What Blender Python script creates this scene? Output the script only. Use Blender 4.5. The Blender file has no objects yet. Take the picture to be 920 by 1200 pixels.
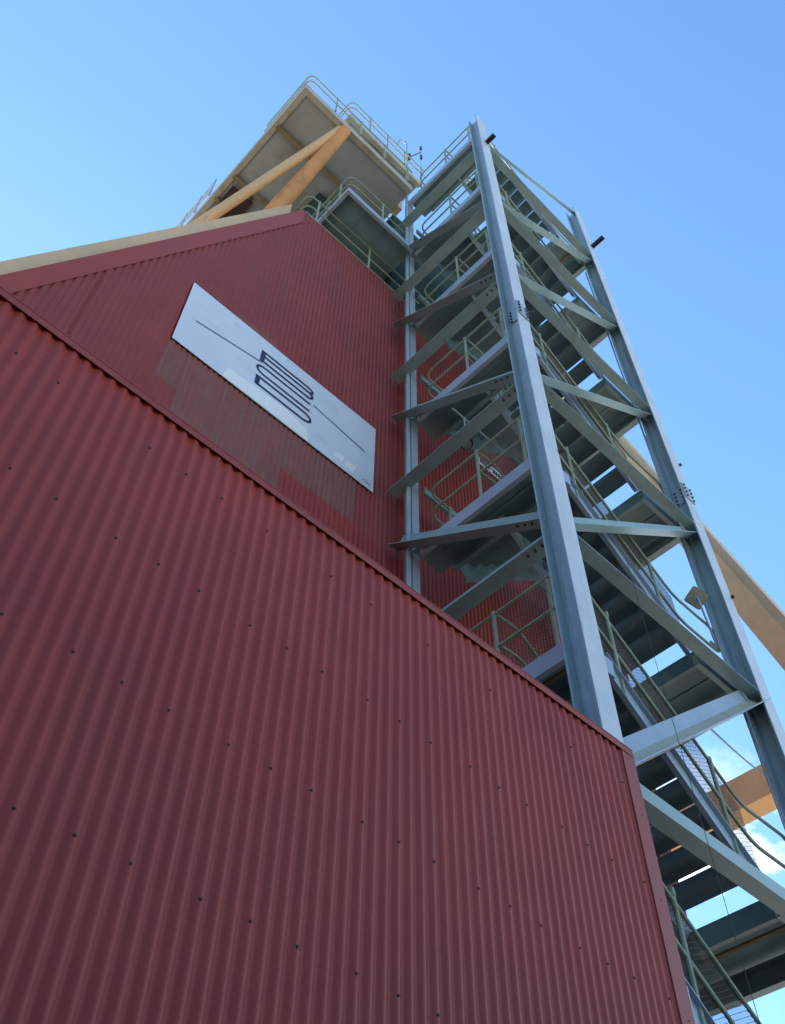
import bpy, bmesh, math, random
from mathutils import Vector, Matrix
R = math.radians
random.seed(7)
scene = bpy.context.scene
C = scene.collection

# ------------------------------------------------------------------ camera, sky, sun, exposure
S = 3.0            # one design unit in metres (u); the corrugated sheet's 76 mm pitch fixes it
EYE = 1.6
def W(x, y, z): return Vector((S*x, S*y, S*z + EYE))

cam_d = bpy.data.cameras.new('camera'); cam = bpy.data.objects.new('camera', cam_d); C.objects.link(cam)
a = Vector((0.72075738, 0.55603756, 0.41392154)); b = Vector((-0.69311584, 0.56951196, 0.44186712)); z_ = Vector((0.00996145, -0.60537456, 0.79587839))
m = Matrix(((a[0], -a[1], -a[2]), (b[0], -b[1], -b[2]), (z_[0], -z_[1], -z_[2]))).to_4x4()
cam.matrix_world = Matrix.Translation((0, 0, EYE)) @ m
cam_d.sensor_fit = 'VERTICAL'; cam_d.sensor_height = 24.0; cam_d.lens = 24.0*1143.99/1200.0
cam_d.clip_start = 0.05; cam_d.clip_end = 3000
scene.camera = cam
scene.render.resolution_x = 785; scene.render.resolution_y = 1024

SUN_EL = R(38); SUN_AZ = R(4)            # azimuth measured from +Y towards +X
world = bpy.data.worlds.new("World"); scene.world = world; world.use_nodes = True
wn = world.node_tree; wn.nodes.clear()
out = wn.nodes.new('ShaderNodeOutputWorld'); bg = wn.nodes.new('ShaderNodeBackground')
sky = wn.nodes.new('ShaderNodeTexSky'); sky.sky_type = 'NISHITA'; sky.sun_disc = False
sky.sun_elevation = SUN_EL; sky.sun_rotation = SUN_AZ; sky.air_density = 1.0; sky.dust_density = 0.1; sky.ozone_density = 3.4
bg.inputs['Strength'].default_value = 0.14
# low cumulus: clouds by direction, only in the lower part of the sky
tc = wn.nodes.new('ShaderNodeTexCoord'); sep = wn.nodes.new('ShaderNodeSeparateXYZ')
wn.links.new(tc.outputs['Generated'], sep.inputs[0])
mp = wn.nodes.new('ShaderNodeMapping'); mp.inputs['Scale'].default_value = (5.0, 5.0, 8.0); mp.inputs['Location'].default_value = (0.6, 0.2, 0.35)
wn.links.new(tc.outputs['Generated'], mp.inputs['Vector'])
nz = wn.nodes.new('ShaderNodeTexNoise'); nz.inputs['Scale'].default_value = 1.0; nz.inputs['Detail'].default_value = 9; nz.inputs['Roughness'].default_value = 0.6
wn.links.new(mp.outputs[0], nz.inputs['Vector'])
cr = wn.nodes.new('ShaderNodeMapRange'); cr.inputs['From Min'].default_value = 0.47; cr.inputs['From Max'].default_value = 0.58
wn.links.new(nz.outputs['Fac'], cr.inputs['Value'])
el = wn.nodes.new('ShaderNodeMapRange'); el.interpolation_type = 'SMOOTHSTEP'
el.inputs['From Min'].default_value = 0.50; el.inputs['From Max'].default_value = 0.63; el.inputs['To Min'].default_value = 1; el.inputs['To Max'].default_value = 0
wn.links.new(sep.outputs['Z'], el.inputs['Value'])
mu = wn.nodes.new('ShaderNodeMath'); mu.operation = 'MULTIPLY'; wn.links.new(cr.outputs[0], mu.inputs[0]); wn.links.new(el.outputs[0], mu.inputs[1])
ex = wn.nodes.new('ShaderNodeMapRange'); ex.interpolation_type = 'SMOOTHSTEP'; ex.inputs['From Min'].default_value = 0.0; ex.inputs['From Max'].default_value = 0.5; wn.links.new(sep.outputs['X'], ex.inputs['Value'])
mu2 = wn.nodes.new('ShaderNodeMath'); mu2.operation = 'MULTIPLY'; wn.links.new(mu.outputs[0], mu2.inputs[0]); wn.links.new(ex.outputs[0], mu2.inputs[1])
mixc = wn.nodes.new('ShaderNodeMix'); mixc.data_type = 'RGBA'
wn.links.new(mu2.outputs[0], mixc.inputs['Factor']); hs = wn.nodes.new('ShaderNodeHueSaturation'); hs.inputs['Hue'].default_value = 0.496; hs.inputs['Saturation'].default_value = 1.08; hs.inputs['Value'].default_value = 1.04; wn.links.new(sky.outputs[0], hs.inputs['Color']); wn.links.new(hs.outputs[0], mixc.inputs['A']); mixc.inputs['B'].default_value = (7.2, 7.5, 7.9, 1)
wn.links.new(mixc.outputs['Result'], bg.inputs['Color']); wn.links.new(bg.outputs[0], out.inputs[0])

sun_d = bpy.data.lights.new('sun', 'SUN'); sun_d.energy = 4.0; sun_d.angle = R(0.53); sun_d.color = (1.0, 0.93, 0.82)
sun = bpy.data.objects.new('sun', sun_d); C.objects.link(sun)
sdir = Vector((math.sin(SUN_AZ)*math.cos(SUN_EL), math.cos(SUN_AZ)*math.cos(SUN_EL), math.sin(SUN_EL)))
sun.rotation_euler = sdir.to_track_quat('Z', 'Y').to_euler()
vs = scene.view_settings; vs.view_transform = 'Standard'; vs.look = 'None'; vs.gamma = 1.0; vs.use_curve_mapping = False
vs.exposure = 1.45

# ------------------------------------------------------------------ materials
def mat(name, col, rough=0.6, var=0.18, scale=3.0, metallic=0.0, bump=0.05, stain=None, stain_amt=0.0, stain_scale=(6, 6, 1.2), spec=0.5, bscale=60, bdist=0.01):
    mt = bpy.data.materials.new(name); mt.use_nodes = True; nt = mt.node_tree; p = nt.nodes['Principled BSDF']
    p.inputs['Roughness'].default_value = rough; p.inputs['Metallic'].default_value = metallic
    p.inputs['Specular IOR Level'].default_value = spec
    g = nt.nodes.new('ShaderNodeNewGeometry')
    n = nt.nodes.new('ShaderNodeTexNoise'); n.inputs['Scale'].default_value = scale; n.inputs['Detail'].default_value = 8; n.inputs['Roughness'].default_value = 0.65
    nt.links.new(g.outputs['Position'], n.inputs['Vector'])
    mr = nt.nodes.new('ShaderNodeMapRange'); mr.inputs['From Min'].default_value = 0.3; mr.inputs['From Max'].default_value = 0.7
    mr.inputs['To Min'].default_value = 1-var; mr.inputs['To Max'].default_value = 1+var; nt.links.new(n.outputs['Fac'], mr.inputs['Value'])
    mx = nt.nodes.new('ShaderNodeVectorMath'); mx.operation = 'SCALE'; mx.inputs[0].default_value = col; nt.links.new(mr.outputs[0], mx.inputs['Scale'])
    last = mx.outputs[0]
    if stain:
        mpn = nt.nodes.new('ShaderNodeMapping'); mpn.inputs['Scale'].default_value = stain_scale
        nt.links.new(g.outputs['Position'], mpn.inputs['Vector'])
        n2 = nt.nodes.new('ShaderNodeTexNoise'); n2.inputs['Scale'].default_value = 1.0; n2.inputs['Detail'].default_value = 6; n2.inputs['Roughness'].default_value = 0.7
        nt.links.new(mpn.outputs[0], n2.inputs['Vector'])
        m2 = nt.nodes.new('ShaderNodeMapRange'); m2.inputs['From Min'].default_value = 0.66-stain_amt*0.3; m2.inputs['From Max'].default_value = 0.80-stain_amt*0.2
        nt.links.new(n2.outputs['Fac'], m2.inputs['Value'])
        mi = nt.nodes.new('ShaderNodeMix'); mi.data_type = 'RGBA'; mi.inputs['B'].default_value = (*stain, 1)
        nt.links.new(m2.outputs[0], mi.inputs['Factor']); nt.links.new(last, mi.inputs['A']); last = mi.outputs['Result']
    nt.links.new(last, p.inputs['Base Color'])
    r2 = nt.nodes.new('ShaderNodeMapRange'); r2.inputs['To Min'].default_value = max(0.05, rough-0.12); r2.inputs['To Max'].default_value = min(1, rough+0.12)
    nt.links.new(n.outputs['Fac'], r2.inputs['Value']); nt.links.new(r2.outputs[0], p.inputs['Roughness'])
    if bump:
        nb = nt.nodes.new('ShaderNodeTexNoise'); nb.inputs['Scale'].default_value = bscale; nb.inputs['Detail'].default_value = 4
        nt.links.new(g.outputs['Position'], nb.inputs['Vector'])
        bp = nt.nodes.new('ShaderNodeBump'); bp.inputs['Strength'].default_value = bump; bp.inputs['Distance'].default_value = bdist
        nt.links.new(nb.outputs['Fac'], bp.inputs['Height']); nt.links.new(bp.outputs[0], p.inputs['Normal'])
    return mt

M = {}
M['red'] = mat('red_sheet_paint', (0.325, 0.045, 0.028), 0.42, 0.12, 1.3, spec=0.25, stain=(0.26, 0.045, 0.032), stain_amt=0.3, stain_scale=(9, 9, 0.7), bump=0.5, bscale=2.2, bdist=0.03)
M['red_upper'] = mat('duller_red_sheet_paint', (0.255, 0.046, 0.034), 0.5, 0.14, 0.9, spec=0.25, stain=(0.20, 0.052, 0.042), stain_amt=0.4, stain_scale=(7, 7, 0.5), bump=0.5, bscale=2.2, bdist=0.03)
M['red_cap'] = mat('red_flashing_paint', (0.30, 0.056, 0.038), 0.42, 0.10, 2.0, spec=0.25, bump=0.02)
M['faded'] = mat('faded_sheet_paint', (0.235, 0.078, 0.062), 0.6, 0.15, 3.0, spec=0.2, stain=(0.20, 0.11, 0.095), stain_amt=0.6, stain_scale=(26, 26, 0.8), bump=0.02)
M['redpatch'] = mat('newer_red_paint', (0.29, 0.038, 0.028), 0.42, 0.08, 3.0, spec=0.25, bump=0.02)
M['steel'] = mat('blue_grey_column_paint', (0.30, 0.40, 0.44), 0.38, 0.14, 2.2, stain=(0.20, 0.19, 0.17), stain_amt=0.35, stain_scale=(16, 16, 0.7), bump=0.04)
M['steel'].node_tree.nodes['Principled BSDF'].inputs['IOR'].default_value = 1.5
M['steel_frontlit'] = mat('frontlit_column_paint', (0.54, 0.57, 0.58), 0.35, 0.12, 2.2, stain=(0.36, 0.36, 0.33), stain_amt=0.3, stain_scale=(16, 16, 0.7), bump=0.04)
M['brace'] = mat('green_grey_brace_paint', (0.26, 0.375, 0.365), 0.42, 0.16, 2.5, stain=(0.24, 0.15, 0.08), stain_amt=0.22, stain_scale=(5, 5, 2), bump=0.04)
M['channel'] = mat('pale_blue_channel_paint', (0.32, 0.39, 0.45), 0.35, 0.12, 2.5, stain=(0.20, 0.15, 0.11), stain_amt=0.15, stain_scale=(16, 16, 0.7), bump=0.04)
M['deck'] = mat('dark_floor_plate', (0.18, 0.29, 0.28), 0.5, 0.25, 1.6, stain=(0.23, 0.30, 0.24), stain_amt=0.4, stain_scale=(2, 2, 2), bump=0.15)
M['tread'] = mat('dark_tread_plate', (0.12, 0.19, 0.195), 0.5, 0.25, 2.6, stain=(0.16, 0.10, 0.045), stain_amt=0.12, stain_scale=(4, 4, 4), bump=0.15)
M['rail'] = mat('olive_rail_paint', (0.26, 0.31, 0.21), 0.62, 0.2, 4, stain=(0.16, 0.10, 0.06), stain_amt=0.3, stain_scale=(8, 8, 8), bump=0.03)
M['wire'] = mat('rusty_wire_mesh', (0.12, 0.10, 0.08), 0.7, 0.3, 8, bump=0)
M['rust'] = mat('rusty_steel', (0.035, 0.02, 0.014), 0.8, 0.45, 9, bump=0.3)
M['galv'] = mat('galvanised_steel', (0.42, 0.44, 0.45), 0.4, 0.12, 6, metallic=0.6, bump=0.03)
M['bolt'] = mat('dark_bolts', (0.075, 0.045, 0.042), 0.6, 0.2, 20, bump=0)
M['tan'] = mat('tan_girder_paint', (0.56, 0.39, 0.22), 0.6, 0.12, 1.5, stain=(0.36, 0.24, 0.14), stain_amt=0.2, stain_scale=(3, 3, 0.9), bump=0.05)
M['orange'] = mat('orange_brown_weathered_paint', (0.58, 0.245, 0.06), 0.6, 0.25, 2.0, stain=(0.25, 0.11, 0.04), stain_amt=0.25, stain_scale=(4, 4, 0.8), bump=0.06)
M['buff'] = mat('buff_girder_paint', (0.62, 0.37, 0.165), 0.6, 0.12, 1.5, stain=(0.36, 0.22, 0.12), stain_amt=0.2, stain_scale=(7, 7, 0.6), bump=0.05)
M['cream'] = mat('cream_fascia_paint', (0.40, 0.38, 0.29), 0.5, 0.18, 2.5, stain=(0.28, 0.20, 0.11), stain_amt=0.5, stain_scale=(2.5, 2.5, 2.5), bump=0.05)
M['under'] = mat('grey_platform_plate', (0.32, 0.35, 0.33), 0.6, 0.2, 0.7, stain=(0.22, 0.23, 0.20), stain_amt=0.35, stain_scale=(1, 1, 1), bump=0.06)
M['rib'] = mat('ochre_rib_paint', (0.24, 0.18, 0.08), 0.6, 0.25, 3, stain=(0.12, 0.09, 0.05), stain_amt=0.4, stain_scale=(3, 3, 3), bump=0.05)
M['bin'] = mat('dark_green_plate', (0.03, 0.052, 0.05), 0.9, 0.2, 1.5, bump=0.05, spec=0.1)
M['sign'] = mat('white_sign_panel', (0.60, 0.65, 0.70), 0.2, 0.05, 1.2, bump=0.0, stain=(0.52, 0.57, 0.62), stain_amt=0.4, stain_scale=(1.5, 1.5, 3))
M['signreflection'] = mat('painted_sign_reflection', (0.78, 0.79, 0.77), 0.25, 0.04, 2, bump=0)
M['navy'] = mat('navy_lettering', (0.010, 0.014, 0.055), 0.4, 0.05, 2, bump=0)
M['blueline'] = mat('blue_line_paint', (0.03, 0.10, 0.22), 0.4, 0.05, 2, bump=0)
M['black'] = mat('black_plastic', (0.015, 0.015, 0.017), 0.5, 0.1, 5, bump=0)
M['white'] = mat('white_notice', (0.75, 0.75, 0.73), 0.5, 0.05, 5, bump=0)
M['redink'] = mat('red_notice_ink', (0.55, 0.06, 0.05), 0.5, 0.05, 5, bump=0)
M['ground'] = mat('compacted_gravel', (0.42, 0.37, 0.30), 0.95, 0.25, 0.6, bump=0.4, bscale=30)
M['concrete'] = mat('concrete', (0.27, 0.25, 0.22), 0.9, 0.12, 1.5, bump=0.1)

# ------------------------------------------------------------------ helpers
def new_obj(name, bm, material, parent=None, smooth=False):
    bmesh.ops.recalc_face_normals(bm, faces=bm.faces)
    me = bpy.data.meshes.new(name)
    org = Vector((0, 0, 0))
    if parent is not None:
        r = parent
        while r.parent is not None: r = r.parent
        org = r.location
    if org.length > 0: bmesh.ops.translate(bm, verts=bm.verts, vec=-org)
    bm.to_mesh(me); bm.free()
    me.materials.append(material)
    if smooth:
        for p in me.polygons: p.use_smooth = True
        try: me.set_sharp_from_angle(angle=R(40))
        except Exception: pass
    o = bpy.data.objects.new(name, me); C.objects.link(o)
    if parent is not None: o.parent = parent
    return o
def thing(name, label, cat, loc, group=None):
    o = bpy.data.objects.new(name, None); C.objects.link(o); o.location = loc
    o['label'] = label; o['category'] = cat
    if group: o['group'] = group
    return o
def box(bm, x0, x1, y0, y1, z0, z1):
    """box in u coordinates"""
    v = [bm.verts.new(W(x, y, z)) for x in (x0, x1) for y in (y0, y1) for z in (z0, z1)]
    for f in ((0,1,3,2),(4,6,7,5),(0,4,5,1),(2,3,7,6),(0,2,6,4),(1,5,7,3)): bm.faces.new([v[i] for i in f])
def prism(bm, p0, p1, prof, side):
    """sweep 2D profile (s,t metres) from p0 to p1; side = direction of +s, t = remaining axis (d x s)"""
    d = (p1-p0).normalized(); s = (side - d*side.dot(d)).normalized(); t = d.cross(s)
    A = [bm.verts.new(p0 + s*q[0] + t*q[1]) for q in prof]; B = [bm.verts.new(p1 + s*q[0] + t*q[1]) for q in prof]
    n = len(prof)
    for i in range(n): bm.faces.new((A[i], A[(i+1) % n], B[(i+1) % n], B[i]))
    bm.faces.new(A[::-1]); bm.faces.new(B)
def I_prof(w, h, tf=0.014, tw=0.010):
    return [(-w/2,-h/2),(w/2,-h/2),(w/2,-h/2+tf),(tw/2,-h/2+tf),(tw/2,h/2-tf),(w/2,h/2-tf),(w/2,h/2),(-w/2,h/2),(-w/2,h/2-tf),(-tw/2,h/2-tf),(-tw/2,-h/2+tf),(-w/2,-h/2+tf)]
def L_prof(ws, wt, t=0.012):      # leg along +s, leg along +t
    return [(0,0),(ws,0),(ws,t),(t,t),(t,wt),(0,wt)]
def C_prof(ws, wt, t=0.011):      # channel: web along t at s=0, flanges toward +s
    return [(0,0),(ws,0),(ws,t),(t,t),(t,wt-t),(ws,wt-t),(ws,wt),(0,wt)]
def tube(bm, pts, r, n=8, closed=False):
    pts = [Vector(p) for p in pts]; rings = []
    up = None
    for i, p in enumerate(pts):
        if i == 0: d = pts[1]-p
        elif i == len(pts)-1: d = p-pts[i-1]
        else: d = (pts[i+1]-p).normalized() + (p-pts[i-1]).normalized()
        d.normalize()
        if up is None: up = d.orthogonal().normalized()
        up = (up - d*up.dot(d)).normalized(); v = d.cross(up)
        rings.append([bm.verts.new(p + (up*math.cos(2*math.pi*k/n) + v*math.sin(2*math.pi*k/n))*r) for k in range(n)])
    for i in range(len(rings)-1):
        for k in range(n): bm.faces.new((rings[i][k], rings[i][(k+1) % n], rings[i+1][(k+1) % n], rings[i+1][k]))
    bm.faces.new(rings[0][::-1]); bm.faces.new(rings[-1])
def fillet(pts, r, n=5):
    pts = [Vector(p) for p in pts]; o = [pts[0]]
    for i in range(1, len(pts)-1):
        A, B, D = pts[i-1], pts[i], pts[i+1]
        u = (A-B); v = (D-B); rr = min(r, u.length*0.45, v.length*0.45)
        a0 = B+u.normalized()*rr; b0 = B+v.normalized()*rr
        for k in range(n+1):
            t = k/n; o.append(a0*(1-t)**2 + B*2*t*(1-t) + b0*t*t)
    o.append(pts[-1]); return o
def bolt_bm(bm, p, nrm, r=0.014, h=0.014):
    nrm = nrm.normalized(); tube(bm, [p, p+nrm*h], r, 6)
Xh, Yh, Zh = Vector((1,0,0)), Vector((0,1,0)), Vector((0,0,1))
GZ = -EYE/S      # ground level in u

# ------------------------------------------------------------------ ground
bm = bmesh.new(); n = 2
L = 400
vv = [bm.verts.new((x, y, 0)) for x, y in ((-L*3,-L*3),(L*3,-L*3),(L*3,L*3),(-L*3,L*3))]; bm.faces.new(vv)
g = new_obj('ground', bm, M['ground']); g['kind'] = 'structure'
bm = bmesh.new()
box(bm, -6, 6, -2.5, 4.6, GZ-0.03, GZ+0.0014)
g = new_obj('yard_slab', bm, M['concrete']); g['kind'] = 'structure'
GF = GZ+0.0014

bm = bmesh.new(); rows = []  # unseen high ground added behind the viewer to darken the low sky
for i in range(41):
    az = R(125 + 145*i/40); ring = []
    for k in range(7):
        rr = 45 + k*22; hh = 42*math.sin(math.pi*min(k/6.0, 1)*0.5)*(0.8+0.25*math.sin(i*0.9)+0.12*math.sin(i*2.3+k))*min(1, i/5, (40-i)/5)
        ring.append(bm.verts.new((rr*math.cos(az), rr*math.sin(az), hh - (0.5 if k == 0 else 0))))
    rows.append(ring)
for i in range(40):
    for k in range(6): bm.faces.new((rows[i][k], rows[i+1][k], rows[i+1][k+1], rows[i][k+1]))
g = new_obj('unseen_sky_blocker', bm, mat('sky_blocker_scrub', (0.10, 0.10, 0.055), 0.95, 0.4, 0.15, bump=0.5, bscale=2), smooth=True); g['kind'] = 'structure'

# unseen earth bank added close behind the viewer to block low light
bm = bmesh.new(); rows = []
for i in range(25):
    x = -24 + i*1.85; env = min(1, i/3, (24-i)/2.5) * (1.0 if x < 0 else max(0.78, 1-0.05*x)); ring = []
    for k, (yy, hh) in enumerate(((-2.2, -0.1), (-2.9, 2.4), (-3.6, 4.6), (-5.5, 5.6), (-9.0, 6.0), (-14.0, -0.1))):
        ring.append(bm.verts.new((x, yy + 0.3*math.sin(i*1.3+k), (hh+0.1)*env*(1+0.06*math.sin(i*1.7+k*2))-0.1)))
    rows.append(ring)
for i in range(24):
    for k in range(5): bm.faces.new((rows[i][k], rows[i+1][k], rows[i+1][k+1], rows[i][k+1]))
g = new_obj('unseen_light_bank', bm, mat('light_bank_earth', (0.085, 0.065, 0.045), 0.95, 0.3, 0.8, bump=0.5, bscale=12), smooth=True); g['kind'] = 'structure'

# ------------------------------------------------------------------ corrugated sheet
PITCH = 0.0762; AMP = 0.0080
def corr(bm, x0, x1, zb, zt, y, seg=10, amp=AMP, axis='x', lap=True):
    """corrugated sheet standing in plane y (u), from x0 to x1 (u), zb/zt functions or numbers"""
    fb = zb if callable(zb) else (lambda x: zb); ft = zt if callable(zt) else (lambda x: zt)
    st = PITCH/seg/S; n = int(math.ceil((x1-x0)/st)); prev = None
    for i in range(n+1):
        x = min(x0+i*st, x1); ph = 2*math.pi*x*S/PITCH
        dy = amp*math.sin(ph)
        if lap:                                     # side laps every ten corrugations stand a touch proud
            k = (x*S/PITCH) % 10
            if k < 1.0: dy -= 0.0022*math.sin(math.pi*k)
        if axis == 'x':
            p = W(x, y, fb(x)) + Vector((0, dy, 0)); q = W(x, y, ft(x)) + Vector((0, dy, 0))
        else:
            p = W(y, x, fb(x)) + Vector((dy, 0, 0)); q = W(y, x, ft(x)) + Vector((dy, 0, 0))
        c = (bm.verts.new(p), bm.verts.new(q))
        if prev: bm.faces.new((prev[0], c[0], c[1], prev[1]))
        prev = c
def corr_obj(name, mt, parent, *args, **kw):
    bm = bmesh.new(); corr(bm, *args, **kw); return new_obj(name, bm, mt, parent, smooth=True)

# ---- lower shed, right beside the camera
YL = 0.945; XL = 1.660; ZL = 1.49
shed = thing('corrugated_shed', 'low dark red corrugated iron shed in the foreground with a flat capped top edge', 'shed', W(-0.4, 1.3, GF))
corr_obj('front_wall', M['red'], shed, -2.4, XL-0.005, GF, ZL-0.006, YL)
corr_obj('side_wall', M['red'], shed, YL+0.004, 1.83, GF, ZL-0.006, XL-0.004, axis='y')
bm = bmesh.new(); box(bm, -2.4, XL-0.012, YL+0.01, 1.83, ZL-0.016, ZL-0.010); new_obj('roof', bm, M['red_cap'], shed)
off = (AMP+0.002)/S
bm = bmesh.new()
prism(bm, W(-2.4, YL-off, ZL), W(XL+0.004, YL-off, ZL), [(0,0.0015),(0.0,-0.066),(-0.008,-0.072),(-0.0095,-0.070),(-0.0018,-0.0655),(-0.0018,-0.002),(-0.0018,0.0),(0,0.0)][:6]+[(-0.0018,0.0015)], Yh)
# top leaf of the capping
box(bm, -2.4, XL+0.004, YL-off, YL+0.07, ZL+0.0005, ZL+0.0015)
tube(bm, [W(-2.4, YL-off, ZL-0.001), W(XL+0.004, YL-off, ZL-0.001)], 0.006, 8)
new_obj('capping', bm, M['red_cap'], shed)
bm = bmesh.new()
box(bm, XL-0.043, XL+0.003, YL-off-0.0012, YL-off-0.0006, GF, ZL-0.0245)
box(bm, XL+0.0024, XL+0.003, YL-off-0.0006, YL+0.05, GF, ZL-0.0245)
tube(bm, [W(XL-0.043, YL-off-0.0009, GF), W(XL-0.043, YL-off-0.0009, ZL-0.026)], 0.0025, 6)
new_obj('corner_flashing', bm, M['red_cap'], shed)
# roofing screws, rows 0.7 m apart, three-three-four corrugations
def screw(parent, x, y, z):
    bm = bmesh.new(); p = W(x, y, z) + Vector((0, -AMP, 0))
    tube(bm, [p+Vector((0,0.001,0)), p+Vector((0,-0.0025,0))], 0.0075, 10)
    tube(bm, [p+Vector((0,-0.002,0)), p+Vector((0,-0.007,0))], 0.0046, 6)
    return new_obj('screw', bm, M['bolt'], parent)
pat = [3, 3, 4]
for row, zr in enumerate((0.652, 0.885, 1.122, 1.36)):
    k = 3; j = 0; xs = []
    while True:
        x = (k-0.25)*PITCH/S          # a crest: sin = -1 faces the viewer
        if x > 1.6: break
        xs.append(x); k += pat[j % 3]; j += 1
    for x in xs:
        if row == 3 and x > 0.0 and random.random() < 0.35: continue
        screw(shed, x, YL, zr + random.uniform(-0.003, 0.003))
for zc in (0.62, 0.86, 1.10, 1.30): screw(shed, XL-0.018, YL-off+AMP/S, zc)

# ---- upper building
YU = 1.85; XR = 3.4; ZT = 5.525; SL = 2.485
def ztop(x): return min(2.975 + SL*(x+0.03), ZT)
XP = -0.03 + (ZT-2.975)/SL
bld = thing('corrugated_building', 'tall dark red corrugated iron building with one steeply raked edge behind the low shed', 'building', W(1.6, 2.8, GF))
XB = -0.03 + (GF+0.02-2.975)/SL
corr_obj('front_wall', M['red_upper'], bld, XB, XR, GF, lambda x: ztop(x)-0.004, YU)
corr_obj('side_wall', M['red_upper'], bld, YU, 4.2, GF, ZT-0.004, XR, axis='y')
bm = bmesh.new()
for (xa, za, xb, zb) in ((XB, ztop(XB), XP, ZT), (XP, ZT, XR, ZT)):
    v = [bm.verts.new(W(xa, YU+0.004, za-0.012)), bm.verts.new(W(xb, YU+0.004, zb-0.012)), bm.verts.new(W(xb, 4.2, zb-0.012)), bm.verts.new(W(xa, 4.2, za-0.012))]
    bm.faces.new(v)
v = [bm.verts.new(W(x, 4.2, z)) for x, z in ((XB, GF), (XR, GF), (XR, ZT-0.012), (XP, ZT-0.012))]; bm.faces.new(v)
new_obj('roof', bm, M['red_cap'], bld)
# faded and repainted areas: thin sheets of the same profile, 1.5 mm proud
yp = YU - 0.0015/S
def patch(name, mt, x0, x1, z0, z1):
    return corr_obj(name, mt, bld, x0, x1, z0, z1, yp)
for x0, x1, z0, z1 in ((0.652, 1.148, 2.4, 3.36), (0.556, 0.652, 3.07, 3.36), (1.148, 1.515, 3.065, 3.36), (0.80, 1.02, 3.80, 3.90)):
    o = patch('faded_area', M['faded'], x0, x1, z0, z1)
    o['label'] = 'faded grey-brown area of bare sheeting'
o = patch('repainted_area', M['redpatch'], 1.150, 1.80, 2.72, 3.063); o['label'] = 'brighter red repainted strip'
bm = bmesh.new(); corr(bm, 0.24, 0.553, 2.35, 3.505, YU-0.002/S); new_obj('lapped_sheet', bm, M['red_upper'], bld, smooth=True)
bm = bmesh.new(); tube(bm, [W(0.24, YU-0.004, 2.35), W(0.24, YU-0.004, 3.46)], 0.006, 6); new_obj('seam', bm, M['red_cap'], bld)
# raked capping: a folded flashing 0.18 m wide
th = math.atan(SL); cw = 0.060; nx, nzn = math.sin(th), -math.cos(th)
yo = YU - (AMP+0.003)/S
bm = bmesh.new()
def quadstrip(pts, t=0.0006):
    f = [bm.verts.new(W(x, yo, z)) for x, z in pts]; bk = [bm.verts.new(W(x, yo+t, z)) for x, z in pts]
    n = len(pts); bm.faces.new(f); bm.faces.new(bk[::-1])
    for i in range(n): bm.faces.new((f[i], bk[i], bk[(i+1) % n], f[(i+1) % n]))
quadstrip([(XB, ztop(XB)+0.012), (XP, ZT+0.012), (XP+0.012, ZT-0.16), (XB+cw*nx, ztop(XB)+cw*nzn)])
tube(bm, [W(XB+cw*nx, yo, ztop(XB)+cw*nzn), W(XP+0.012, yo, ZT-0.16)], 0.005, 6)
v = [bm.verts.new(W(x, y, z+0.012)) for x, y, z in ((XB, yo, ztop(XB)), (XP, yo, ZT), (XP, YU+0.03, ZT), (XB, YU+0.03, ztop(XB)))]; bm.faces.new(v)
new_obj('raked_capping', bm, M['red_cap'], bld)
bm = bmesh.new(); box(bm, XP+0.01, XR, yo-0.001, YU+0.03, ZT-0.004, ZT+0.004); new_obj('top_flashing', bm, M['cream'], bld)
for zr in (3.51, 3.98, 4.45, 4.92):
    for i in range(11):
        x = (8+i*7-0.25)*PITCH/S + 0.1
        x = (math.floor(x*S/PITCH)+0.75)*PITCH/S
        if ztop(x)-0.2 > zr and x < 1.7 and not (0.55 < x < 1.62 and 3.3 < zr < 3.86): screw(bld, x, YU, zr+random.uniform(-.004, .004))
# guard rail standing on the wall top
def rail_obj(name, parent, lines, posts, mt=M['rail'], r=0.017, rp=0.021, fr=0.16):
    bm = bmesh.new()
    for ln in lines: tube(bm, fillet([W(*p) for p in ln], fr), r, 8)
    o = new_obj(name, bm, mt, parent, smooth=True)
    for (p0, p1) in posts:
        bm = bmesh.new(); tube(bm, [W(*p0), W(*p1)], rp, 8)
        e = W(*p1); tube(bm, [e-Zh*0.035, e+Zh*0.03], rp*1.25, 8)
        new_obj('rail_post', bm, mt, o, smooth=True)
    return o
yr = 1.872
rail_obj('guard_rail', bld, [[(1.02, 2.35, 5.90), (1.02, yr, 5.90), (1.95, yr, 5.90)], [(1.02, 2.35, 5.74), (1.02, yr, 5.74), (1.95, yr, 5.74)]],
         [((1.10, yr, ZT), (1.10, yr, 5.90)), ((1.52, yr, ZT), (1.52, yr, 5.90)), ((1.90, yr, ZT), (1.90, yr, 5.90))])

# ------------------------------------------------------------------ the company sign
sx0, sx1, sz0, sz1 = 0.562, 1.608, 3.345, 3.842
YS = 1.84
sign = thing('company_sign', 'long white sign board with navy stacked monogram and thin blue line on red wall', 'sign', W(1.08, YS, sz0))
bm = bmesh.new(); box(bm, sx0, sx1, YS, YS+0.0025, sz0, sz1); new_obj('board', bm, M['sign'], sign)
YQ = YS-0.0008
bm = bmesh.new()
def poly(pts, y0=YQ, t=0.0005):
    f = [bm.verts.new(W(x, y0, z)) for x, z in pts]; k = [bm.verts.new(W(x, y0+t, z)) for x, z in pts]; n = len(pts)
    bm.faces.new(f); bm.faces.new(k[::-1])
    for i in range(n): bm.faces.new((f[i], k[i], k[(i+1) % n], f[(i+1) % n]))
poly([(0.800, sz0+0.003), (0.815, 3.43), (1.10, 3.455), (1.225, 3.425), (1.245, sz0+0.003)])
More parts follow.
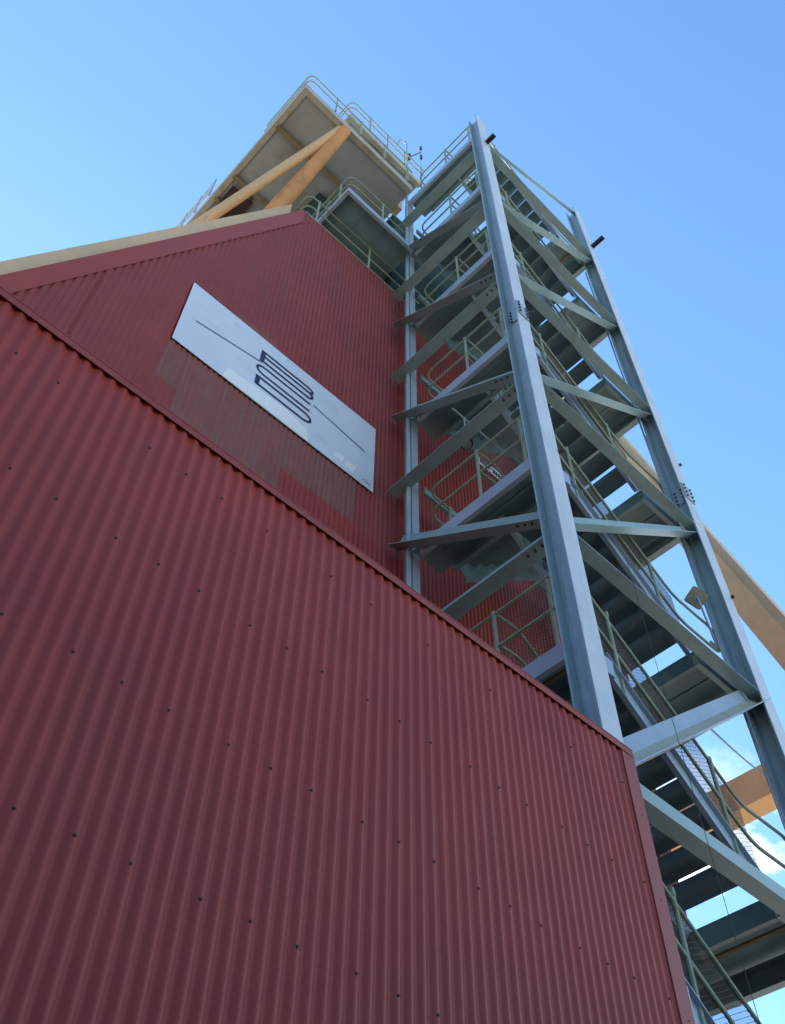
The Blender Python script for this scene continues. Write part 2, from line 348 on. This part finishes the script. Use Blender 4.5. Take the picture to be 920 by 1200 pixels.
poly([(1.375, 3.392), (1.40, 3.44), (1.44, 3.437), (1.425, 3.385)]); poly([(1.44, 3.383), (1.455, 3.432), (1.505, 3.425), (1.49, 3.375)])
o = new_obj('reflection_patch', bm, M['signreflection'], sign); o['label'] = 'pale painted reflection along the lower edge'  # reflections on the board, painted as flat pale shapes
def stroke(bm, pts, w, y0):
    """flat ribbon along (x,z) points"""
    P = [Vector((x, z)) for x, z in pts]; Lf = []; Rt = []
    for i, p in enumerate(P):
        d = (P[min(i+1, len(P)-1)]-P[max(i-1, 0)]).normalized(); n_ = Vector((-d.y, d.x))*w/2
        Lf.append(p+n_); Rt.append(p-n_)
    loop = Lf+Rt[::-1]
    f1 = [bm.verts.new(W(q.x, y0, q.y)) for q in Lf]; f2 = [bm.verts.new(W(q.x, y0, q.y)) for q in Rt]
    for i in range(len(P)-1): bm.faces.new((f1[i], f1[i+1], f2[i+1], f2[i]))
def arc(cx, cz, rx, rz, a0, a1, n=10): return [(cx+rx*math.cos(R(a0+(a1-a0)*i/n)), cz+rz*math.sin(R(a0+(a1-a0)*i/n))) for i in range(n+1)]
w = 0.0125; YF = YQ-0.0011
bm = bmesh.new()   # B
stroke(bm, [(0.953, 3.745), (0.953, 3.655)], 0.022, YF)
stroke(bm, [(0.953, 3.738)]+arc(1.205, 3.721, 0.026, 0.017, 90, -90)+[(0.960, 3.704)], w, YF-0.0003)
stroke(bm, [(1.19, 3.704)]+arc(1.205, 3.683, 0.028, 0.021, 90, -90)+[(0.953, 3.662)], w, YF-0.0006)
new_obj('letter', bm, M['navy'], sign)
bm = bmesh.new()   # C
stroke(bm, [(1.228, 3.622)]+arc(0.975, 3.5945, 0.036, 0.0275, 90, 270)+[(1.228, 3.567)], w, YF)
new_obj('letter', bm, M['navy'], sign)
bm = bmesh.new()   # D
stroke(bm, [(0.953, 3.536), (0.953, 3.466)], 0.022, YF)
stroke(bm, [(0.953, 3.530)]+arc(1.195, 3.5015, 0.045, 0.0285, 90, -90)+[(0.953, 3.473)], w, YF-0.0003)
new_obj('letter', bm, M['navy'], sign)
for pts in ([(0.625, 3.572), (0.955, 3.648)], [(1.245, 3.634), (1.550, 3.592)]):
    bm = bmesh.new(); stroke(bm, pts, 0.0065, YF); new_obj('line', bm, M['blueline'], sign)
bm = bmesh.new()
for i in range(4): stroke(bm, [(1.545+i*0.012, 3.372), (1.553+i*0.012, 3.384)], 0.004, YF)
new_obj('maker_mark', bm, M['navy'], sign)
for x in (sx0+0.02, sx0+0.36, sx1-0.36, sx1-0.02):
    for z in (sz0+0.02, sz1-0.02):
        bm = bmesh.new(); bolt_bm(bm, W(x, YQ-0.001, z), -Yh, 0.006, 0.004); new_obj('screw', bm, M['galv'], sign)

# ------------------------------------------------------------------ the stair tower
tower = thing('stair_tower', 'blue-grey steel frame stair tower with landings and open stairs right of the red buildings', 'stair tower', W(2.2, 1.35, GF))
X1a, X1b = 1.654, 1.737; X2a, X2b = 2.757, 2.840; Y1a, Y1b = 1.0, 1.074; Y0a, Y0b = 1.690, 1.745
def column(xa, xb, ya, yb, z1, face='steel_frontlit'):
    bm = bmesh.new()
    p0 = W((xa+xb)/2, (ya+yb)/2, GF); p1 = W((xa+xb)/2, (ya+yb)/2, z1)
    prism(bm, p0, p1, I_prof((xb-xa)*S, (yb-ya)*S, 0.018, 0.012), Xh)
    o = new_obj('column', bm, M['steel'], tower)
    o.data.materials.append(M[face])         # brighter front light on the outer flange, painted in as a paler colour
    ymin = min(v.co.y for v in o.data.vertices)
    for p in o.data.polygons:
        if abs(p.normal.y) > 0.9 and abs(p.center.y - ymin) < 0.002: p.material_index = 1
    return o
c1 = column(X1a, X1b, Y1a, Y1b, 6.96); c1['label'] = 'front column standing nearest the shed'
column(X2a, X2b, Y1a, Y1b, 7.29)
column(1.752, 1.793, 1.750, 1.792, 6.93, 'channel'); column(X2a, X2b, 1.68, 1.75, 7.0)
bm = bmesh.new()
tube(bm, [W(1.733, 1.753, GF), W(1.733, 1.753, 7.75)], 0.033, 10)
tube(bm, fillet([W(1.733, 1.753, 7.6), W(1.733, 1.753, 8.30), W(1.66, 1.753, 8.22), W(1.63, 1.753, 8.0)], 0.2), 0.03, 8)
new_obj('standpipe', bm, M['steel'], tower, smooth=True)
# splice plates with bolts
def splice(x0, x1, z, parent):
    bm = bmesh.new(); box(bm, x0+0.006, x1-0.006, Y1a-0.006, Y1a-0.0007, z-0.055, z+0.055)
    box(bm, x0-0.001+0.036, x0+0.0355, Y1a+0.012, Y1b-0.012, z-0.05, z+0.05)
    o = new_obj('splice_plate', bm, M['steel'], parent)
    for i in range(4):
        zz = z-0.042+i*0.028
        for xx in (x0+0.017, x1-0.017):
            bm = bmesh.new(); bolt_bm(bm, W(xx, Y1a-0.006, zz), -Yh, 0.016, 0.022); new_obj('bolt', bm, M['bolt'], o)
        for yy in (Y1a+0.020, Y1b-0.020):
            bm = bmesh.new(); bolt_bm(bm, W(x0+0.035, yy, zz), -Xh, 0.015, 0.02); new_obj('bolt', bm, M['bolt'], o)
splice(X1a, X1b, 3.96, tower)
splice(X2a, X2b, 3.65, tower)

# right-hand (front) face: horizontals and rising diagonals
nodes = [0.47, 1.455, 2.43, 3.41, 4.40, 5.39, 6.41]
def fbrace(name, p0, p1, web=0.20, fl=0.12, mt=M['brace'], outward=-Yh):
    """angle/channel: web vertical, flanges pointing outward"""
    bm = bmesh.new(); d = (p1-p0).normalized(); s = (outward-d*outward.dot(d)).normalized(); t = d.cross(s)
    prof = L_prof(fl, web, 0.010)
    if t.z < 0: prof = [(q[0], -q[1]) for q in prof]
    prism(bm, p0, p1, prof, outward); return new_obj(name, bm, mt, tower)
for zn in nodes:
    fbrace('horizontal_brace', W(X1b-0.005, Y1a+0.052, zn-0.01), W(X2a+0.045, Y1a+0.052, zn-0.02), (0.36, 0.34, 0.30, 0.27, 0.27, 0.27, 0.27)[nodes.index(zn)], 0.15)
for k, zn in enumerate(nodes):
    if k < 6:
        fbrace('diagonal_brace', W(X1b-0.003, Y1a+0.052, zn+0.055), W(X2a+0.035, Y1a+0.052, zn+0.935), (0.26, 0.23, 0.17, 0.16, 0.16, 0.16)[k], (0.17, 0.19, 0.13, 0.12, 0.12, 0.12)[k], mt=M['channel'] if k == 1 else M['brace'])
zn = nodes[1]
bm = bmesh.new(); p0 = W(X1b-0.002, Y1a+0.052, zn+0.053); p1 = W(X2a+0.033, Y1a+0.052, zn+0.933); d_ = (p1-p0).normalized()
prism(bm, p0, p1, [(-0.012, 0.0), (0.085, 0.0), (0.085, 0.012), (0.0, 0.11), (-0.012, 0.11)] if d_.cross(-Yh).z > 0 else [(-0.012, 0.0), (0.085, 0.0), (0.085, -0.012), (0.0, -0.11), (-0.012, -0.11)], -Yh)
o = new_obj('lower_flange', bm, M['cream'], tower)
fbrace('diagonal_brace', W(X1b-0.003, Y1a+0.030, 6.50), W(X2a+0.045, Y1a+0.030, 7.235), 0.10, 0.06)
for k, zn in enumerate(nodes):   # pointed gusset plates under the braces at the far column
    bm = bmesh.new()
    pts = [(X2a-0.075, zn-0.015), (X2a+0.01, zn-0.015), (X2a+0.02, zn-0.085), (X2a+0.012, zn-0.09)]
    A = [bm.verts.new(W(x, Y1a+0.045, z)) for x, z in pts]; B = [bm.verts.new(W(x, Y1a+0.049, z)) for x, z in pts]
    bm.faces.new(A); bm.faces.new(B[::-1])
    for i in range(4): bm.faces.new((A[i], A[(i+1) % 4], B[(i+1) % 4], B[i]))
    new_obj('gusset_plate', bm, M['brace'], tower)
    for q in (0.0, 0.03):
        bm = bmesh.new(); bolt_bm(bm, W(X2a-0.012+q*0.4, Y1a+0.045, zn-0.028-q), -Yh, 0.014, 0.018); new_obj('bolt', bm, M['bolt'], tower)
# left-hand face: horizontals tied to the red wall and diagonals
for zn in nodes:
    z0 = zn+0.0
    y1 = 1.828 if zn < 5.6 else 2.02
    fbrace('tie_beam', W(1.741, Y1b+0.002, z0), W(1.741, y1, z0), 0.30, 0.19, outward=-Xh)
for zn in nodes[:-1]:
    fbrace('tie_diagonal', W(1.736, Y1b+0.003, zn+0.10), W(1.736, 1.826, zn+0.62), 0.22, 0.15, outward=-Xh, mt=M['brace'])
for zn in nodes[1:5]:
    for k in range(3):
        y = 1.135 + 0.03*k; bm = bmesh.new(); bolt_bm(bm, W(1.70, y, zn+0.098+0.52*(y-1.077)/0.749), -Zh, 0.015, 0.02); new_obj('bolt', bm, M['bolt'], tower)
        y = 1.11 + 0.03*k; bm = bmesh.new(); bolt_bm(bm, W(1.70, y, zn-0.001), -Zh, 0.015, 0.02); new_obj('bolt', bm, M['bolt'], tower)
# back face horizontals
for zn in nodes:
    bm = bmesh.new(); prism(bm, W(1.80, 1.72, zn), W(X2a, 1.72, zn), C_prof(0.05, 0.12), Yh); new_obj('back_brace', bm, M['deck'], tower)

LP1 = [1.065, 2.035, 2.99, 3.975, 4.965, 5.955, 6.925]
XA, XB_ = 1.91, 2.51         # inner edges of the two landings
YA, YM0, YM1, YC = 1.10, 1.365, 1.395, 1.665
def landing(x0, x1, z, side):
    bm = bmesh.new(); box(bm, x0+0.004, x1, YA-0.02, YC+0.01 if side == 2 else 1.745, z-0.006, z)
    dk = new_obj('landing', bm, M['deck'], tower)
    d = 0.066
    def chan(p0, p1, out, mt, ww=d*S, fl=0.06):
        bm = bmesh.new(); dd = (p1-p0).normalized(); s = (out-dd*out.dot(dd)).normalized(); t = dd.cross(s)
        prof = C_prof(fl, ww); prof = prof if t.z > 0 else [(q[0], -q[1]) for q in prof]
        prism(bm, p0, p1, prof, out); return new_obj('edge_channel', bm, mt, dk)
    zb = z-d+0.003
    if side == 1:
        chan(W(x0, Y1b, zb), W(x0, 1.748 if z > 6.5 else 1.700, zb), Xh, M['channel']); chan(W(x1-0.004, YA, zb), W(x1-0.004, YC, zb), -Xh, M['deck'])
        chan(W(X1b, YA-0.022, zb), W(x1, YA-0.022, zb), Yh, M['channel'])
    else:
        chan(W(x1, Y1b-0.01, zb-0.03), W(x1, 1.69, zb-0.03), -Xh, M['brace'], 0.22, 0.10); chan(W(x0, YA, zb), W(x0, YC, zb), Xh, M['deck'])
        chan(W(x0, YA-0.022, zb), W(x1, YA-0.022, zb), Yh, M['brace'])
    bm = bmesh.new(); xm = (x0+x1)/2
    prism(bm, W(xm, YA, z-0.008), W(xm, YC, z-0.008), L_prof(0.055, -0.055 if True else 0, 0.007), Xh)
    new_obj('joist', bm, M['rib'] if random.random() < 0.4 else M['deck'], dk)
    return dk
for z in LP1: landing(1.742, XA, z, 1)
LP2 = [z-0.49 for z in LP1]
for z in LP2: landing(XB_, 2.800, z, 2)

def wire_mesh(bm, o, u, v, lu, lv, sp=0.05, r=0.0022):
    """diamond wire in the parallelogram o + a*u + b*v (metres, u/v unit vectors)"""
    def seg(a0, b0, a1, b1): tube(bm, [o+u*a0+v*b0, o+u*a1+v*b1], r, 3)
    c = -lv
    while c < lu:            # lines a = c + b
        b0 = max(0, -c); b1 = min(lv, lu-c)
        if b1 > b0: seg(c+b0, b0, c+b1, b1); seg(lu-c-b0, b0, lu-c-b1, b1)
        c += sp
def flight(xt, zt, xb, zb, y0, y1, n=8, sm='channel', rails=True, meshed=True):
    """stair from upper (xt,zt) to lower (xb,zb)"""
    sg = 1 if xb > xt else -1
    p0, p1 = Vector((xt*S, 0, zt*S+EYE)), Vector((xb*S, 0, zb*S+EYE)); d = (p1-p0).normalized()
    bm = bmesh.new()
    for y, o_ in ((y0, -Yh), (y1, Yh)):
        P = Vector((0, y*S, 0))+p0+Zh*0.10-d*0.03; Q = Vector((0, y*S, 0))+p1+Zh*0.10+d*0.05
        dd = (Q-P).normalized(); s = o_; t = dd.cross(s)
        prof = C_prof(0.05, 0.24 if sm == 'channel' else 0.34, 0.008); prof = [(q[0], (-q[1] if t.z > 0 else q[1])) for q in prof]
        prism(bm, P, Q, prof, o_)
    f = new_obj('stair_flight', bm, M[sm], tower)
    for i in range(1, n):
        x = xt + (xb-xt)*(i/n); z = zt + (zb-zt)*(i/n)
        bm = bmesh.new(); ld = 0.08 if n == 8 else 0.10; hw = 0.125 if n == 8 else 0.13
        prism(bm, W(x, y0+0.002, z), W(x, y1-0.002, z), [(-hw,0),(hw,0),(hw,-ld),(hw-0.006,-ld),(hw-0.006,-0.006),(-hw+0.006,-0.006),(-hw+0.006,-ld),(-hw,-ld)] if True else [], Xh)
        new_obj('tread', bm, M['tread'], f)
    return f
def flight_rail(xt, zt, xb, zb, y, name='handrail', ext=0.05, hz=0.31, meshed=True, turn=0):
    sg = 1 if xb > xt else -1; hm = hz*0.55
    pt = lambda h: [(xt-sg*ext*3, y, zt+h), (xt-sg*0.05, y, zt+h+0.01), (xb, y, zb+h), (xb+sg*0.27, y, zb+h)]
    lines = [pt(hz) + pt(hm)[::-1]] if name == 'handrail' else [pt(hz)[:3], pt(hm)[:3]]                 # hand rail and mid rail are one bent pipe, closed by a loop
    posts = []
    for t in (0.10, 0.80):
        x = xt+(xb-xt)*t; z = zt+(zb-zt)*t; posts.append(((x, y, z-0.04), (x, y, z+hz)))
    o = rail_obj(name, tower, lines, posts)
    if meshed:
        bm = bmesh.new(); A = W(xt, y+0.006, zt+0.02); B = W(xb, y+0.006, zb+0.02); u = (B-A).normalized()
        wire_mesh(bm, A, u, Zh, (B-A).length, (hz-0.03)*S, 0.042)
        new_obj('mesh_panel', bm, M['wire'], o)
    return o
for k, z in enumerate(LP1):
    flight(XA, z, XB_, z-0.49, YA, YM0, n=9 if k < 3 else 8)
    flight_rail(XA, z, XB_, z-0.49, YA-0.004, meshed=(k < 4))
    flight_rail(XA, z, XB_, z-0.49, YM0+0.004, name='inner_handrail', meshed=(k < 3))
    if k > 0:
        flight(XB_, z-0.49, XA, LP1[k-1], YM1, YC, sm='tread')
# landing rails on the left-hand face
for k, z in enumerate(LP1):
    xr_ = 1.750; h = 0.31
    ln = lambda hh: [(1.86, YA-0.004, z+hh), (xr_, YA-0.004, z+hh), (xr_, 1.652, z+hh), (1.88, 1.652, z+hh)]
    o = rail_obj('landing_rail', tower, [ln(h), ln(h*0.52)], [((xr_, 1.375, z-0.05), (xr_, 1.375, z+h)), ((xr_+0.002, 1.15, z), (xr_+0.002, 1.15, z+h-0.02)), ((1.88, 1.652, z), (1.88, 1.652, z+h))])
# mesh behind the rail at two lower landings
for z in (2.035, 2.99):
    bm = bmesh.new(); wire_mesh(bm, W(1.756, 1.09, z+0.01), Yh, Zh, 0.82, 0.9, 0.045); new_obj('mesh_screen', bm, M['wire'], tower)
# side landing toward the headframe at the 5.955 level
bm = bmesh.new(); box(bm, 1.178, 1.742, 1.700, 2.14, 5.949, 5.955)
sl = new_obj('side_landing', bm, M['deck'], tower)
def sl_ch(p0, p1, out):
    bm = bmesh.new(); dd = (p1-p0).normalized(); t = dd.cross(out); prof = C_prof(0.06, 0.17); prof = prof if t.z > 0 else [(q[0], -q[1]) for q in prof]
    prism(bm, p0, p1, prof, out); new_obj('edge_channel', bm, M['channel'], sl)
sl_ch(W(1.174, 1.692, 5.90), W(1.730, 1.692, 5.90), Yh); sl_ch(W(1.173, 1.691, 5.899), W(1.173, 2.14, 5.899), Xh); sl_ch(W(1.18, 2.0, 5.88), W(1.68, 2.0, 5.88), -Yh)
for xx in (1.34, 1.50):
    bm = bmesh.new(); prism(bm, W(xx, 1.70, 5.946), W(xx, 2.14, 5.946), L_prof(0.06, -0.08, 0.008), Xh); new_obj('joist', bm, M['deck'], sl)
lnf = lambda hh: [(1.19, 2.3, 5.955+hh), (1.19, 1.705, 5.955+hh), (1.66, 1.705, 5.955+hh)]
rail_obj('landing_rail', tower, [lnf(0.29), lnf(0.15)], [((1.19, 1.80, 5.92), (1.19, 1.80, 6.245)), ((1.47, 1.705, 5.92), (1.47, 1.705, 6.245)), ((1.19, 2.1, 5.92), (1.19, 2.1, 6.245))])
# rusty stub beams at the head of the tower
for (x0, y0, z0, x1, y1) in ((X1b-0.04, Y1a-0.07, 6.42, X1b-0.04, 1.30), (X2b-0.03, Y1a-0.10, 6.62, X2b-0.03, 1.30)):
    bm = bmesh.new(); prism(bm, W(x0+0.012, y0, z0), W(x0+0.012, Y1a+0.0, z0), I_prof(0.075, 0.08, 0.008, 0.008), Zh); new_obj('stub_beam', bm, M['rust'], tower)
for (x, z) in ((X1b, 2.90), (X2b-0.004, 2.98), (X1b, 4.12), (X2b-0.004, 3.93)):
    bm = bmesh.new(); prism(bm, W(x, Y1a-0.010, z), W(x, Y1a+0.02, z), L_prof(0.05, 0.06, 0.006), Xh); new_obj('cleat', bm, M['rust'], tower)
# conduit up the far column
bm = bmesh.new(); tube(bm, [W(X2a-0.002, 1.082, GF), W(X2a-0.002, 1.082, 6.2)], 0.015, 8); tube(bm, [W(X2a+0.012, 1.082, GF), W(X2a+0.012, 1.082, 4.2)], 0.008, 6)
new_obj('conduit', bm, M['galv'], tower, smooth=True)

# ------------------------------------------------------------------ headframe: platform, legs, girders
hf = thing('headframe', 'mine headframe with cream edged platform, orange legs and tan girders behind the red building', 'headframe', W(1.6, 3.0, GF))
PZ = 7.0; px0, px1, py0, py1 = 0.712, 1.725, 1.690, 3.30
bm = bmesh.new(); box(bm, px0+0.02, px1, py0+0.02, py1, PZ+0.012, PZ+0.03); pl = new_obj('platform', bm, M['under'], hf)
def hchan(name, p0, p1, out, hh, fl, mt, parent):
    bm = bmesh.new(); dd = (p1-p0).normalized(); t = dd.cross(out); prof = C_prof(fl, hh, 0.012); prof = prof if t.z > 0 else [(q[0], -q[1]) for q in prof]
    prism(bm, p0, p1, prof, out); return new_obj(name, bm, mt, parent)
hchan('fascia', W(px0, py0, PZ), W(px1, py0, PZ), Yh, 0.26, 0.12, M['cream'], pl)
hchan('fascia', W(px0-0.001, py0-0.001, PZ-0.001), W(px0-0.001, py1, PZ-0.001), Xh, 0.26, 0.12, M['cream'], pl)
for y in (2.02, 2.50, 2.72, 2.95):
    bm = bmesh.new(); prism(bm, W(px0+0.02, y, PZ+0.004), W(px1 if y < 2.4 else 1.6, y, PZ+0.004), I_prof(0.09, 0.12, 0.01, 0.012), Yh); new_obj('rib', bm, M['rib'], pl)
for x, y0, y1 in ((1.12, 2.06, 2.48), (0.90, 2.52, 3.2), (1.40, 2.06, 3.2)):
    bm = bmesh.new(); prism(bm, W(x, y0, PZ+0.004), W(x, y1, PZ+0.004), I_prof(0.09, 0.12, 0.01, 0.012), Xh); new_obj('rib', bm, M['rib'], pl)
bm = bmesh.new(); box(bm, px0+0.06, px0+0.24, 2.56, 2.90, PZ-0.03, PZ-0.004); new_obj('hatch_frame', bm, M['rust'], pl)
def hrail(x0, x1, y, z, h=0.33, left=True, n=4, name='guard_rail'):
    L1 = lambda hh: ([(x0, y+0.5, z+hh)] if left else []) + [(x0, y, z+hh), (x1, y, z+hh)]
    ps = [((x0+(x1-x0)*t, y, z), (x0+(x1-x0)*t, y, z+h)) for t in [0.25+0.7*i/(n-1) for i in range(n)]]
    return rail_obj(name, hf, [L1(h), L1(h*0.55)], ps, r=0.016)
hrail(px0+0.01, px1+0.0, py0-0.006, PZ+0.08, 0.30)
# rail along the far part of the left edge
zs = [7.04+0.10*k for k in range(4)]
rail_obj('guard_rail', hf, [[(px0-0.015, 2.74, z), (px0-0.015, 3.3, z)] for z in zs[1:]], [((px0-0.015, y, 7.03), (px0-0.015, y, 7.36)) for y in (2.75, 2.93, 3.11, 3.29)], mt=M['galv'], r=0.014, rp=0.018)
# upper deck
bm = bmesh.new(); box(bm, 1.14, 1.86, 1.74, 2.7, 7.52, 7.54); ud = new_obj('upper_deck', bm, M['under'], hf)
hchan('fascia', W(1.13, 1.735, 7.50), W(1.87, 1.735, 7.50), Yh, 0.22, 0.10, M['cream'], ud); hchan('fascia', W(1.129, 1.734, 7.499), W(1.129, 2.7, 7.499), Xh, 0.22, 0.10, M['cream'], ud)
for y in (1.95, 2.3):
    bm = bmesh.new(); prism(bm, W(1.14, y, 7.51), W(1.86, y, 7.51), I_prof(0.09, 0.12, 0.01, 0.012), Yh); new_obj('rib', bm, M['rib'], ud)
hrail(1.12, 1.90, 1.722, 7.56, 0.30)
bm = bmesh.new(); box(bm, 1.36, 1.46, 1.80, 1.92, 7.03, 7.495); new_obj('deck_post', bm, M['orange'], hf)
bm = bmesh.new(); box(bm, 1.72, 1.78, 1.85, 1.92, 7.03, 7.495); new_obj('deck_post', bm, M['tan'], hf)
bm = bmesh.new(); box(bm, 1.16, 1.20, 2.5, 2.56, 7.03, 7.495); new_obj('deck_post', bm, M['tan'], hf)
# V-shaped front legs of the headframe
def taper(bm, p0, r0, p1, r1, n=16):
    d = (p1-p0).normalized(); u = d.orthogonal().normalized(); v = d.cross(u)
    A = [bm.verts.new(p0+(u*math.cos(2*math.pi*k/n)+v*math.sin(2*math.pi*k/n))*r0) for k in range(n)]
    B = [bm.verts.new(p1+(u*math.cos(2*math.pi*k/n)+v*math.sin(2*math.pi*k/n))*r1) for k in range(n)]
    for k in range(n): bm.faces.new((A[k], A[(k+1) % n], B[(k+1) % n], B[k]))
    bm.faces.new(A[::-1]); bm.faces.new(B)
bm = bmesh.new(); taper(bm, W(0.51, 2.35, 5.08), 0.10, W(1.065, 1.735, 6.98), 0.095); new_obj('leg', bm, M['buff'], hf, smooth=True)
bm = bmesh.new(); taper(bm, W(0.86, 2.25, 5.39), 0.185, W(1.095, 1.715, 6.99), 0.13); o = new_obj('leg', bm, M['orange'], hf, smooth=True); o['label'] = 'darker orange-brown leg'
# raked tan girder along the building's sloping edge
def raked(xa, xb, y0, y1, lo, hi):
    v = []
    bm = bmesh.new()
    for x in (xa, xb):
        zc = 2.975+SL*(x+0.03)
        for y in (y0, y1):
            for dz in (lo, hi): v.append(bm.verts.new(W(x, y, zc+dz)))
    for f in ((0,1,3,2),(4,6,7,5),(0,4,5,1),(2,3,7,6),(0,2,6,4),(1,5,7,3)): bm.faces.new([v[i] for i in f])
    return bm
new_obj('raked_girder', raked(XB, 0.93, 1.885, 2.30, 0.02, 0.21), M['tan'], hf)
new_obj('raked_girder', raked(XB, 0.80, 3.4, 3.8, 0.02, 0.21), M['tan'], hf)
bm = bmesh.new(); box(bm, 0.95, 1.2, 3.0, 3.2, 5.0, 6.985); new_obj('rear_column', bm, M['deck'], hf)
bm = bmesh.new(); box(bm, 1.25, 2.9, 2.16, 3.2, 5.52, 6.985); bn = new_obj('ore_bin', bm, M['bin'], hf)
for x in (1.32, 1.62, 1.92, 2.22):
    bm = bmesh.new(); box(bm, x, x+0.03, 2.145, 2.1605, 5.52, 6.98); new_obj('stiffener', bm, M['deck'], bn)
bm = bmesh.new(); box(bm, 1.74, 3.05, 1.905, 2.155, 5.53, 6.97); o = new_obj('bin_front', bm, M['bin'], hf)
# raking back legs beyond the stair tower: box girders leaning towards the front, joined by a cross beam
XG = 5.0
def boxbeam(p0, p1, side, ws, wt):
    bm = bmesh.new(); prism(bm, p0, p1, [(-ws/2,-wt/2),(ws/2,-wt/2),(ws/2,wt/2),(-ws/2,wt/2)], side); return bm
sl_ = 4.3
def legpt(z, y0): return W(XG+0.17, y0-(7.6-z)/sl_, z)
new_obj('back_leg', boxbeam(legpt(10.5, 2.195), legpt(GF, 2.195), Xh, 0.42*S*0.6, 0.145*S), M['tan'], hf)
o = new_obj('web_plate', boxbeam(legpt(10.5, 2.27)+Xh*-0.2, legpt(GF, 2.27)+Xh*-0.2, Xh, 0.30*S*0.6, 0.30*S*0.55), M['buff'], hf)
new_obj('cross_beam', boxbeam(W(XG+0.08, 1.44, 3.77), W(XG+0.08, 4.6, 3.77), Xh, 0.16*S, 0.215*S), M['buff'], hf)
new_obj('back_leg', boxbeam(W(XG+0.17, 4.0, 10.5), W(XG+0.17, 4.9, GF), Xh, 0.25*S, 0.25*S), M['tan'], hf)
new_obj('head_girder', boxbeam(W(XG+0.17, 2.7, 10.6), W(XG+0.17, 4.1, 10.6), Xh, 0.25*S, 0.2*S), M['tan'], hf)

# ------------------------------------------------------------------ small things
# square lamp on a bent arm at the far column
fl = thing('floodlight', 'square tan floodlight on a bent arm beside the far tower column', 'floodlight', W(2.72, 1.09, 2.66))
bm = bmesh.new(); cx, cy, cz = W(2.70, 1.085, 2.93)
ax = Vector((0.5, 1.0, 0.05)).normalized(); dn = Vector((-0.62, -0.30, -0.72)).normalized(); ax = (ax-dn*ax.dot(dn)).normalized(); bx = dn.cross(ax)
def obox(bm, c, A, B, Cc, a, b_, c_):
    v = [bm.verts.new(c+A*(a*i)+B*(b_*j)+Cc*(c_*k)) for i in (-1, 1) for j in (-1, 1) for k in (-1, 1)]
    for f in ((0,1,3,2),(4,6,7,5),(0,4,5,1),(2,3,7,6),(0,2,6,4),(1,5,7,3)): bm.faces.new([v[i] for i in f])
cc = Vector((cx, cy, cz)); obox(bm, cc, ax, bx, dn, 0.11, 0.11, 0.035)
bmesh.ops.bevel(bm, geom=bm.edges[:], offset=0.012, segments=2, affect='EDGES')
new_obj('lamp_housing', bm, M['cream'], fl, smooth=True)
bm = bmesh.new(); tube(bm, [cc+dn*0.03, cc+dn*0.08], 0.035, 12); tube(bm, fillet([cc+dn*0.04, cc+dn*0.16+Xh*0.02, W(2.745, 1.09, 2.70)], 0.08), 0.014, 8); tube(bm, [W(2.70, 1.09, 2.685), W(2.762, 1.09, 2.685)], 0.018, 8)
new_obj('arm', bm, M['steel'], fl, smooth=True)
# round bulkhead lamp and notice seen through the landing rail
bl = thing('bulkhead_lamp', 'round dark bulkhead lamp above the middle landing, seen between the tower braces', 'lamp', W(1.75, 1.43, 3.42))
bm = bmesh.new(); p = W(1.752, 1.425, 3.420); tube(bm, [p, p+Zh*0.09], 0.085, 18); new_obj('lamp_body', bm, M['black'], bl, smooth=True)
bm = bmesh.new(); tube(bm, [p-Zh*0.025, p], 0.06, 16); new_obj('lens', bm, M['galv'], bl, smooth=True)
bm = bmesh.new(); tube(bm, [p+Zh*0.09, W(1.752, 1.425, 3.62)], 0.012, 6); tube(bm, [W(1.68, 1.425, 3.62), W(2.0, 1.425, 3.62)], 0.012, 6); new_obj('bracket', bm, M['steel'], bl)
nt_ = thing('notice', 'narrow white notice with red edge fixed to the mesh behind the landing rail', 'notice', W(1.78, 1.39, 3.26))
bm = bmesh.new(); box(bm, 1.772, 1.925, 1.386, 1.389, 3.262, 3.318); new_obj('board', bm, M['white'], nt_)
bm = bmesh.new(); box(bm, 1.772, 1.85, 1.3845, 1.3855, 3.306, 3.318); new_obj('red_band', bm, M['redink'], nt_)
bm = bmesh.new()
for i in range(9):
    if i == 4: continue
    x = 1.780+i*0.0155; box(bm, x, x+0.010, 1.3843, 1.3855, 3.274, 3.298)
new_obj('lettering', bm, M['navy'], nt_)
# stubby aerial mast at the platform
ms = thing('mast', 'thin steel mast with short cross arms on the upper platform edge', 'mast', W(1.905, 1.76, 7.5))
bm = bmesh.new(); tube(bm, [W(1.905, 1.76, 7.5), W(1.905, 1.76, 8.62)], 0.014, 8); new_obj('pole', bm, M['steel'], ms)
bm = bmesh.new(); tube(bm, [W(1.905, 1.76, 8.45), W(1.78, 1.76, 8.05)], 0.014, 8); tube(bm, [W(1.90, 1.75, 8.5), W(1.90, 1.75, 8.56)], 0.032, 8); tube(bm, [W(1.90, 1.75, 8.25), W(1.90, 1.75, 8.32)], 0.035, 8)
tube(bm, [W(1.77, 1.76, 7.98), W(1.77, 1.76, 8.08)], 0.045, 8); new_obj('cross_arm', bm, M['bolt'], ms)
# cables
def cable(label, pts, r=0.004):
    bm = bmesh.new(); tube(bm, pts, r, 6); o = new_obj('cable', bm, M['black'], None, smooth=True); o['label'] = label; o['category'] = 'cable'; return o
def sag(p, q, s=0.05, n=10): return [p.lerp(q, i/n) - Zh*s*4*(i/n)*(1-i/n) for i in range(n+1)]
cable('thin dark wire hanging down the front of the stair tower past the lowest braces', sag(W(1.99, 0.985, 2.5), W(2.02, 0.99, 0.6), 0.0)+[], 0.0025)
cable('black cable running diagonally from the far tower column to the orange cross beam', sag(W(2.70, 1.2, 2.33), W(XG, 1.95, 3.75), 0.05), 0.012)
